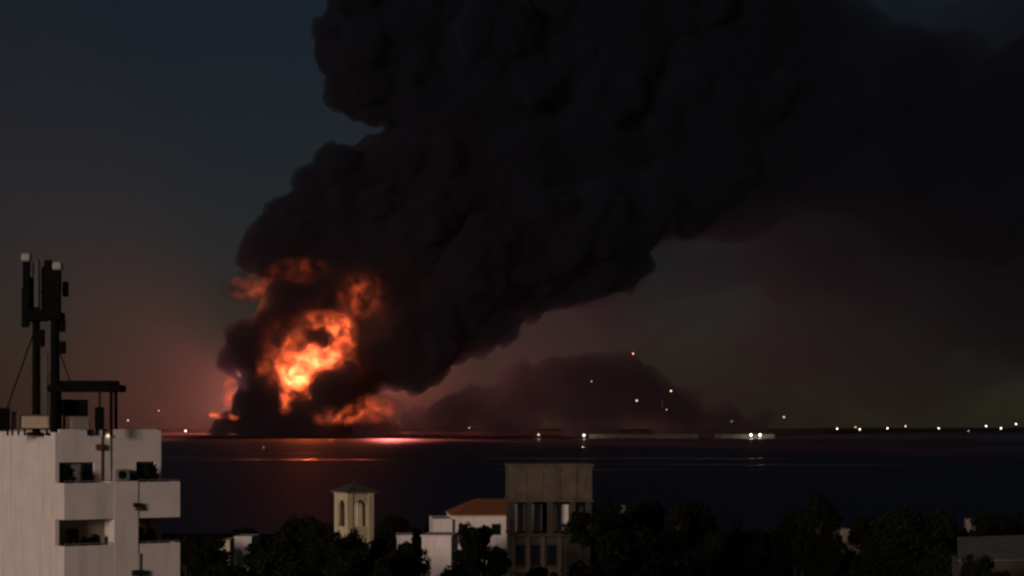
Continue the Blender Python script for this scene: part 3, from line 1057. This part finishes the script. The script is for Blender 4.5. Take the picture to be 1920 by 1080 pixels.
# kind, x, top row, distance, width (photo px), label
TREES = [
    ('low', 350, 1004, 280, 90, 'low dark tree touching the right edge of the apartment block'),
    ('round', 392, 1000, 250, 80, 'dark tree second from the apartment block, under the narrow pale house'),
    ('low', 420, 1024, 200, 120, 'wide low tree at the bottom edge, nearest the apartment block'),
    ('tall', 462, 990, 300, 56, 'narrow dark tree standing beside the white left house'),
    ('round', 505, 1010, 230, 110, 'dark tree left of the big rounded crown'),
    ('round', 575, 966, 240, 130, 'big rounded dark crown left of the cream tower'),
    ('low', 612, 978, 220, 130, 'dark spreading tree directly in front of the cream tower left side'),
    ('round', 545, 1030, 170, 160, 'dark bottom tree below the big rounded crown'),
    ('round', 672, 994, 150, 110, 'dark tree covering the foot of the cream tower'),
    ('round', 732, 966, 290, 80, 'dark tree behind the cream tower on its right'),
    ('low', 790, 984, 300, 80, 'low dark tree beyond the annex roof'),
    ('round', 762, 1016, 150, 84, 'round dark tree left of the white annex'),
    ('low', 640, 1000, 145, 120, 'dark tree before the left corner of the cream tower'),
    ('low', 690, 1030, 140, 180, 'broad dark tree at the bottom below the tower'),
    ('tall', 878, 982, 170, 62, 'dark upright tree in front of the orange roofed house'),
    ('tall', 908, 988, 172, 36, 'slim dark tree touching the upright one before the house'),
    ('round', 872, 1024, 150, 100, 'round dark shrubby tree low before the white house'),
    ('round', 934, 1026, 160, 52, 'small dark tree at the house corner by the tank frame'),
    ('round', 1090, 958, 175, 70, 'dark tree hiding the right columns of the tank frame'),
    ('round', 1130, 930, 230, 100, 'tall dark tree just right of the concrete tank'),
    ('round', 1206, 934, 240, 104, 'dark tree in the middle of the mass right of the tank'),
    ('tall', 1268, 944, 230, 60, 'narrow dark tree between two rounded crowns right of the tank'),
    ('round', 1302, 938, 250, 80, 'rightmost rounded crown of the mass right of the tank'),
    ('low', 1180, 985, 170, 240, 'wide dark tree low in front of the mass right of the tank'),
    ('low', 1320, 990, 190, 150, 'spreading tree sloping down to the low gap in the tree line'),
    ('tall', 1378, 972, 280, 32, 'small pointed tree alone in the low gap of the tree line'),
    ('low', 1345, 984, 300, 90, 'low dark tree between the right mass and the small pointed tree'),
    ('low', 1440, 984, 310, 90, 'distant low tree just right of the small pointed tree'),
    ('low', 1420, 990, 260, 120, 'low dark tree at the left foot of the tall dark tree'),
    ('round', 1400, 1020, 190, 180, 'dark bottom tree under the low gap of the tree line'),
    ('tall', 1532, 922, 250, 92, 'tall dark tree with a heavy square head right of centre'),
    ('round', 1488, 956, 255, 90, 'dark shoulder tree leaning against the tall square headed tree'),
    ('low', 1545, 1000, 190, 150, 'spreading tree at the foot of the tall square headed tree'),
    ('low', 1690, 944, 230, 190, 'broadest rounded tree on the right side of the view'),
    ('round', 1632, 966, 240, 90, 'left half tree of the broad right crown'),
    ('round', 1752, 952, 250, 90, 'dark tree joined to the right side of the broad crown'),
    ('round', 1690, 1000, 180, 200, 'dark tree low in front of the broad right crown'),
    ('round', 1868, 958, 280, 120, 'dark tree above the pale shed roof'),
    ('low', 1800, 990, 260, 70, 'low tree between the broad crown and the slim pale house'),
    ('round', 1925, 962, 300, 80, 'dark tree cut by the right picture edge'),
    ('round', 1770, 1020, 170, 110, 'dark tree at the left end of the pale shed'),
    ('low', 1825, 1044, 140, 110, 'dark tree before the left wall of the pale shed'),
    ('low', 1890, 1058, 135, 160, 'dark tree at the bottom right corner below the shed roof'),
    ('round', 1010, 1064, 140, 90, 'dark tree at the bottom below the tank frame'),
]
for a in TREES:
    tree(*a)

# ------------------------------------------------------------------ lights of the far shore
M_lampW = emit_mat('white_lamp_light', (1.0, 0.90, 0.70), 7)
M_lampO = emit_mat('amber_lamp_light', (1.0, 0.62, 0.35), 4.5)
M_lampR = emit_mat('red_lamp_light', (1.0, 0.34, 0.26), 4)
M_lampD = emit_mat('dim_lamp_light', (0.95, 0.85, 0.72), 1.6)


def shore_lamp(x, y, Y, mat, r, label, group='lamps on the far shore', zbase=2.0, light=0.0):
    p = at(x, y, Y)
    zb = min(zbase, p.z - 3)
    t = tag(empty('shore_lamp', (p.x, p.y, zb)), label, 'lamp', group)
    h = p.z - zb
    obj('pole', T((0, 0, 0), (0, 0, h - r), .35, .2, seg=6), M_steel, t)
    r *= 1.9
    obj('lamp_head', ball(bmesh.new(), (0, 0, h), r, 2), mat, t)
    if light:
        d = bpy.data.lights.new('shore_lamp_light', 'POINT')
        d.energy = light; d.color = (1, .9, .65); d.shadow_soft_size = 1.0
        o = bpy.data.objects.new('shore_lamp_light', d)
        COL.objects.link(o)
        o.parent = t
        o.location = (0, -3, h - 2)


shore_lamp(1570, 804, 5600, M_lampW, .9, 'white lamp at the left end of the right shore row')
shore_lamp(1604, 801, 6000, M_lampD, 1.1, 'dim upper lamp of the close pair on the right shore')
shore_lamp(1612, 805, 6000, M_lampW, 1.0, 'bright lower lamp of the close pair on the right shore')
shore_lamp(1664, 803, 6800, M_lampW, 1.2, 'white lamp right of the close pair on the right shore')
shore_lamp(1698, 799, 7400, M_lampO, 1.2, 'amber lamp standing a little high in the right shore row')
shore_lamp(1760, 803, 7600, M_lampW, 1.2, 'white lamp alone in the middle of the right shore row')
shore_lamp(1816, 808, 7500, M_lampD, .9, 'faint low lamp near the water in the right shore row')
shore_lamp(1849, 799, 7700, M_lampW, 1.4, 'bright high lamp third from the right picture edge')
shore_lamp(1877, 803, 7700, M_lampW, 1.4, 'bright lamp second from the right picture edge')
shore_lamp(1905, 795, 7800, M_lampW, 1.3, 'highest lamp of the right shore row, nearest the picture edge')
shore_lamp(1408, 815.5, 3780, M_lampW, 1.1, 'left one of the bright twin lamps on the quay', light=3e4)
shore_lamp(1425, 815.5, 3780, M_lampW, 1.1, 'right one of the bright twin lamps on the quay', light=3e4)
shore_lamp(1095, 816, 3700, M_lampW, .9, 'white lamp at the left end of the lit quay', light=3e4)
shore_lamp(1010, 815, 3700, M_lampD, .9, 'dim lamp by the water left of the lit quay', light=2e4)
shore_lamp(880, 802, 3800, M_lampD, .5, 'faint lamp before the red glow right of the fire')
shore_lamp(1187, 663, 3600, M_lampR, .7, 'red warning light on the tallest mast above the low smoke')
shore_lamp(1194, 751, 3620, M_lampD, .9, 'pale lamp on a mast in the low smoke, below the red light')
shore_lamp(1258, 733, 3600, M_lampO, .65, 'amber lamp on a tall mast right of the red warning light')
shore_lamp(1250, 768, 3600, M_lampD, .45, 'faint lamp just under the amber mast lamp')
shore_lamp(1109, 715, 3600, M_lampD, .45, 'faint lamp on a mast in the dark smoke left of the red light')
shore_lamp(1470, 782, 3900, M_lampD, .8, 'pale lamp on a mast above and right of the twin lamps')
shore_lamp(1372, 790, 3800, M_lampD, .4, 'faint lamp above and left of the twin lamps')
shore_lamp(348, 808, 3650, M_lampO, 1.0, 'bright amber lamp at the shore left of the small fire')
shore_lamp(298, 770, 3900, M_lampR, .5, 'faint red light on a mast right of the apartment block')
shore_lamp(240, 788, 3900, M_lampD, .8, 'pale lamp seen just right of the roof canopy')

# the lit quay
def quay(x0, x1, Y, y0, label):
    a_, b_ = at(x0, 800, Y), at(x1, 800, Y)
    t = tag(empty('quay', ((a_.x + b_.x) / 2, Y, 0)), label, 'quay', 'pale quays on the far shore')
    hw_ = (b_.x - a_.x) / 2
    obj('quay_wall', B(-hw_, hw_, 0, 6, -1.5, zof(y0, Y) - .5, bevel=.1), M_quay, t)
    obj('coping', B(-hw_ - 1, hw_ + 1, -.6, 6.6, zof(y0, Y) - .49, zof(y0, Y), bevel=.1), M_quay, t)
    for i in range(6):
        x = -hw_ + 2 * hw_ * (i + .5) / 6
        obj('fender', B(x - .6, x + .6, -.8, -.02, -1, 2.0, bevel=.1), M_steel, t)


quay(1105, 1310, 3720, 814, 'long pale quay lit by lamps under the low smoke')
quay(1340, 1452, 3800, 814, 'shorter brownish quay behind the bright twin lamps')

# small boat light on the water
p = at(496, 845, 24 / ((845 - HY) / F) * 1.03)
bt = tag(empty('boat', (p.x, p.y, -1.2), 0.4), 'small dark boat with a faint lamp on the water before the fire', 'boat')
bm = bmesh.new()
sec = [(-4, .6, .9), (-2, 1.2, .8), (1, 1.25, .8), (3, .8, 1.0), (4.4, .05, 1.3)]
prev = None
for (x, w, h) in sec:
    ring = [bm.verts.new(v) for v in ((x, -w, h), (x, -w * .6, -.3), (x, w * .6, -.3), (x, w, h))]
    if prev:
        for i in range(4):
            bm.faces.new((prev[i], prev[(i + 1) % 4], ring[(i + 1) % 4], ring[i]))
    else:
        bm.faces.new(ring[::-1])
    prev = ring
bm.faces.new(prev)
obj('hull', bm, M_steel, bt)
obj('cabin', B(-2.2, .2, -.7, .7, .81, 2.2, bevel=.05), M_grey, bt)
obj('mast', T((-.9, 0, 2.2), (-.9, 0, 3.6), .05, seg=6), M_steel, bt)
obj('lamp_head', ball(bmesh.new(), (-.9, 0, 3.8), .3, 2), M_lampD, bt)
